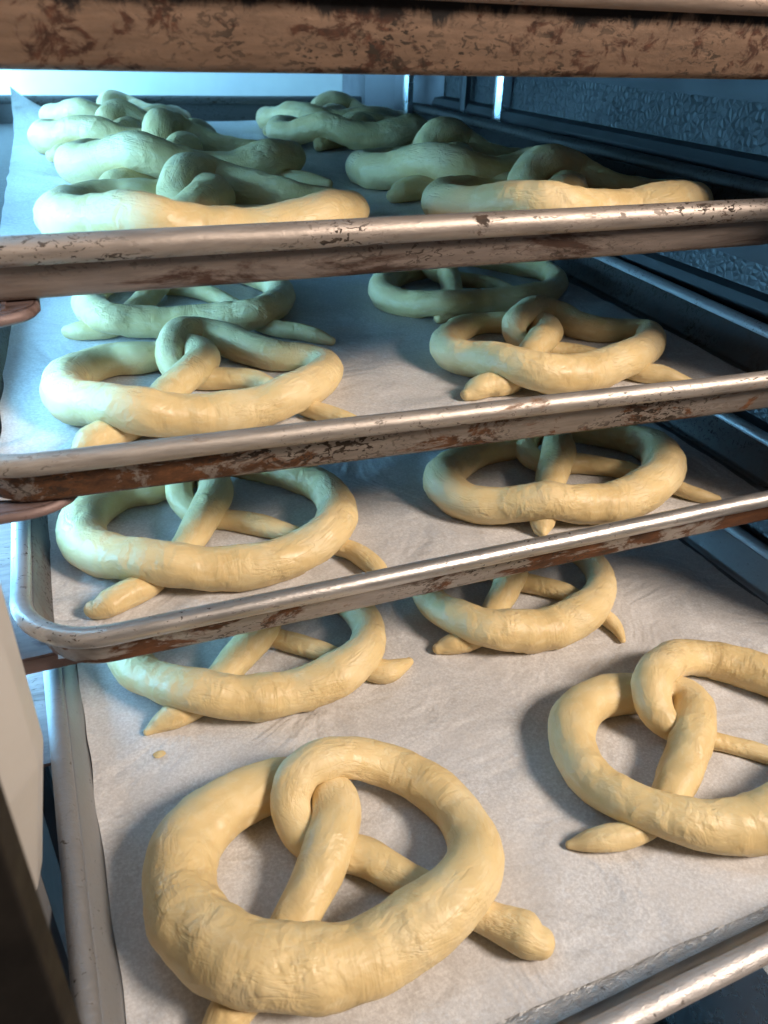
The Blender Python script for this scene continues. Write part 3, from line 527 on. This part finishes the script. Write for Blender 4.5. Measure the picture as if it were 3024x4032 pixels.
def left_runner(i, label, x1, y0, drop, creases):
    z = zt[i] - .16
    t = empty('tray_runner', (-9.4 * CM, y0 * CM, z * CM)); tag(t, label, 'tray runner', 'runners that carry the trays')
    # plan outline of the shelf with a rounded nose
    plan = [(2.2, 0), (x1 - 2.2, 0)] + [(x1 - 2.2 + 2.2 * math.sin(a), 1.6 - 1.6 * math.cos(a)) for a in [math.radians(12 * k) for k in range(1, 8)]] + [(x1, 66), (2.2, 66)]
    n = len(plan)
    vs = []
    for zz in (0, -.14):
        vs += [(a * CM, b * CM, zz * CM) for a, b in plan]
    fs = [tuple(range(n)), tuple(range(2 * n - 1, n - 1, -1))] + [(k, n + k, n + (k + 1) % n, (k + 1) % n) for k in range(n)]
    obj('shelf', vs, fs, SLIDE, t, smooth=False)
    # turned down lip following the nose
    lip = plan[:-1]; vs = []; fs = []; 
    for j, (off, zz) in enumerate(((0, -.14), (-.10, -drop * .5), (-.16, -drop), (-.02, -drop - .1), (.2, -drop - .05))):
        for (a, b) in lip:
            vs.append(((a + off * .6 * -1) * CM, (b + off) * CM, zz * CM))
    m = len(lip)
    for j in range(4):
        for k in range(m - 1): fs.append((j * m + k, j * m + k + 1, (j + 1) * m + k + 1, (j + 1) * m + k))
    o = obj('front_lip', vs, fs, SLIDE, t)
    md = o.modifiers.new('t', 'SOLIDIFY'); md.thickness = .0012
    for c in creases:
        box('crease', ((c - .10) * CM, .5 * CM, -.02 * CM), ((c + .10) * CM, 6 * CM, .07 * CM), SLIDE, t, .0003)
    return t
left_runner(1, 'reddish brown rounded runner end just under the left corner of the upper tray', 8.3, 32.2, .28, (7.2,))
left_runner(2, 'wide rounded runner end with pressed creases under the left corner of the middle tray', 8.4, 31.1, .30, (5.3, 7.3))
# flat angle under the shiny rimmed tray
z = zt[3] - .2
t = empty('tray_runner', (-9.4 * CM, 30.3 * CM, z * CM)); tag(t, 'flat angle runner with sharp cut corner under the left corner of the shiny rimmed tray', 'tray runner', 'runners that carry the trays')
prism('shelf', [(2.2, 0), (7.2, 0), (7.6, .5), (7.6, 66), (2.2, 66)], 'z', -.14, 0, SLIDE, t)
prism('front_lip', [(4.5, -.35), (4.9, -.9), (7.5, -.9), (7.5, -.14), (4.5, -.14)], 'y', -.04, .1, SLIDE, t)
left_r4 = prism('tray_runner', [(-7.2, zt[4] - .3), (-3.0, zt[4] - .3), (-3.0, zt[4] - 1.6), (-3.2, zt[4] - 1.6), (-3.2, zt[4] - .5), (-7.2, zt[4] - .5)], 'y', 31, 98, SLIDE)
tag(left_r4, 'runner under the left rail of the lowest pulled-out tray', 'tray runner', 'runners that carry the trays')
left_r0 = prism('tray_runner', [(-7.2, zt[0] - .3), (-3.0, zt[0] - .3), (-3.0, zt[0] - 1.6), (-3.2, zt[0] - 1.6), (-3.2, zt[0] - .5), (-7.2, zt[0] - .5)], 'y', 37, 98, SLIDE)
tag(left_r0, 'runner at the left under the topmost tray', 'tray runner', 'runners that carry the trays')

for y, lab in ((46, 'upright holding the left tray runners, nearer the door'), (88, 'upright holding the left tray runners, near the back wall')):
    u = prism('runner_upright', [(-8.2, y), (-7.2, y), (-7.2, y + 1.6), (-8.2, y + 1.6)], 'z', -79, 31, SLIDE_DK)
    tag(u, lab, 'upright')
# upright strips at the back right corner
for x, w, y, m, lab in ((38.2, .5, 88, CHROME, 'thin bright upright at the back, leftmost of three beside the dark wall'), (41.2, .45, 80.5, SLIDE_DK, 'dull narrow upright at the back, between the two bright ones'), (41.35, .8, 73.0, CHROME, 'brightest upright strip on the dark right wall, above the back of the upper tray')):
    u = prism('shelf_upright', [(x - w, y), (x - w * .6, y - .5), (x + w * .6, y - .5), (x + w, y), (x + w, y + .4), (x - w, y + .4)], 'z', -79, 31, m)
    tag(u, lab, 'upright')
st(prism('corner_panel', [(36.2, 103.9), (36.2, 96), (38.0, 91.5), (41.9, 87), (41.9, 103.9)], 'z', -79.5, 31.5, flat_mat('grey_corner_panel', (0.10, 0.095, 0.105), .45, .3)))

# left door jamb and the light panel behind it
j = empty('door_jamb', (0, 0, 0)); tag(j, 'pale plastic door jamb standing at the left edge, its lower end cut at an angle', 'door jamb')
jc = prism('jamb_cover', [(-3.1, 21.2), (-3.3, 20.0), (-4.4, 18.4), (-6.4, 17.4), (-9.8, 17.4), (-9.8, 26.5), (-5.2, 26.5)], 'z', -26.6, 31.8, JAMB, j)
bm = bmesh.new(); bm.from_mesh(jc.data)     # the cover narrows towards its lower end
bmesh.ops.bisect_plane(bm, geom=bm.verts[:] + bm.edges[:] + bm.faces[:], plane_co=(0, 0, -.205), plane_no=(0, 0, 1))
for v in bm.verts:
    if v.co.z < -.25: v.co.x -= .0115; v.co.z += (v.co.x + .04) * -.12
bmesh.ops.bevel(bm, geom=bm.edges[:], offset=.0016, segments=3, affect='EDGES', profile=.6); bm.to_mesh(jc.data); bm.free()
prism('jamb_foot', [(-4.5, 21.4), (-4.9, 19.6), (-5.8, 18.8), (-9.9, 18.4), (-9.9, 26.0), (-5.8, 26.0)], 'z', -79, -26.5, flat_mat('grey_jamb_foot', (0.13, 0.13, 0.135), .5), j)
prism('jamb_return', [(-10.4, 26.8), (-6.6, 26.8), (-6.6, 31.9), (-10.4, 31.9)], 'z', -79, 30, WHITE, j)  # unseen block, extended to cut the panel light sharply at the rails
lp = empty('light_panel', (0, 0, 0)); tag(lp, 'cool frosted light panel on the left side of the cabinet, behind the jamb', 'light panel')
em = bpy.data.materials.new('cool_frosted_light'); em.use_nodes = True; nt = em.node_tree; nt.nodes.clear()
e = nt.nodes.new('ShaderNodeEmission'); e.inputs[0].default_value = (0.23, 0.62, 1.0, 1); e.inputs[1].default_value = LED_POWER
oo = nt.nodes.new('ShaderNodeOutputMaterial'); nt.links.new(e.outputs[0], oo.inputs[0])
box('diffuser', (-10.3 * CM, 33.0 * CM, -.33), (-10.0 * CM, 102.0 * CM, .28), em, lp)
box('panel_frame', (-10.49 * CM, 32.2 * CM, -.34), (-10.31 * CM, 103.0 * CM, .29), CHROME, lp)

ADDED_BAFFLE = flat_mat('louvre_grey', (0.16, 0.17, 0.18), .5)
y = 32.6
while y < 100:  # fins added out of view to block the panel's light towards the front
    if not (42.5 < y < 48.5 or 84.5 < y < 90.5):
        prism('louvre', [(-9.95, y), (-7.9, y + .9), (-7.9, y + 1.02), (-9.95, y + .12)], 'z', -33, 28, ADDED_BAFFLE, lp)
    y += 4.0
# dark door frame close to the camera, lower left
d = empty('door_frame', (0, 0, 0)); tag(d, 'dark brown metal door frame edge in the lower left corner', 'door frame')
prism('frame_panel', [(-2.75, 12.4), (-2.95, 11.6), (-14, 9.0), (-16, 14.0), (-4.2, 14.2)], 'z', -79, 31, DARKP, d, bevel=.12)

# strip below the lowest tray, lower right
s = prism('floor_rail', [(40.6, -78), (41.6, -78), (41.6, -60), (40.6, -60)], 'y', 14, 100, CHROME)
tag(s, 'thin grey rail in the dark below the lowest tray, bottom right', 'rail')
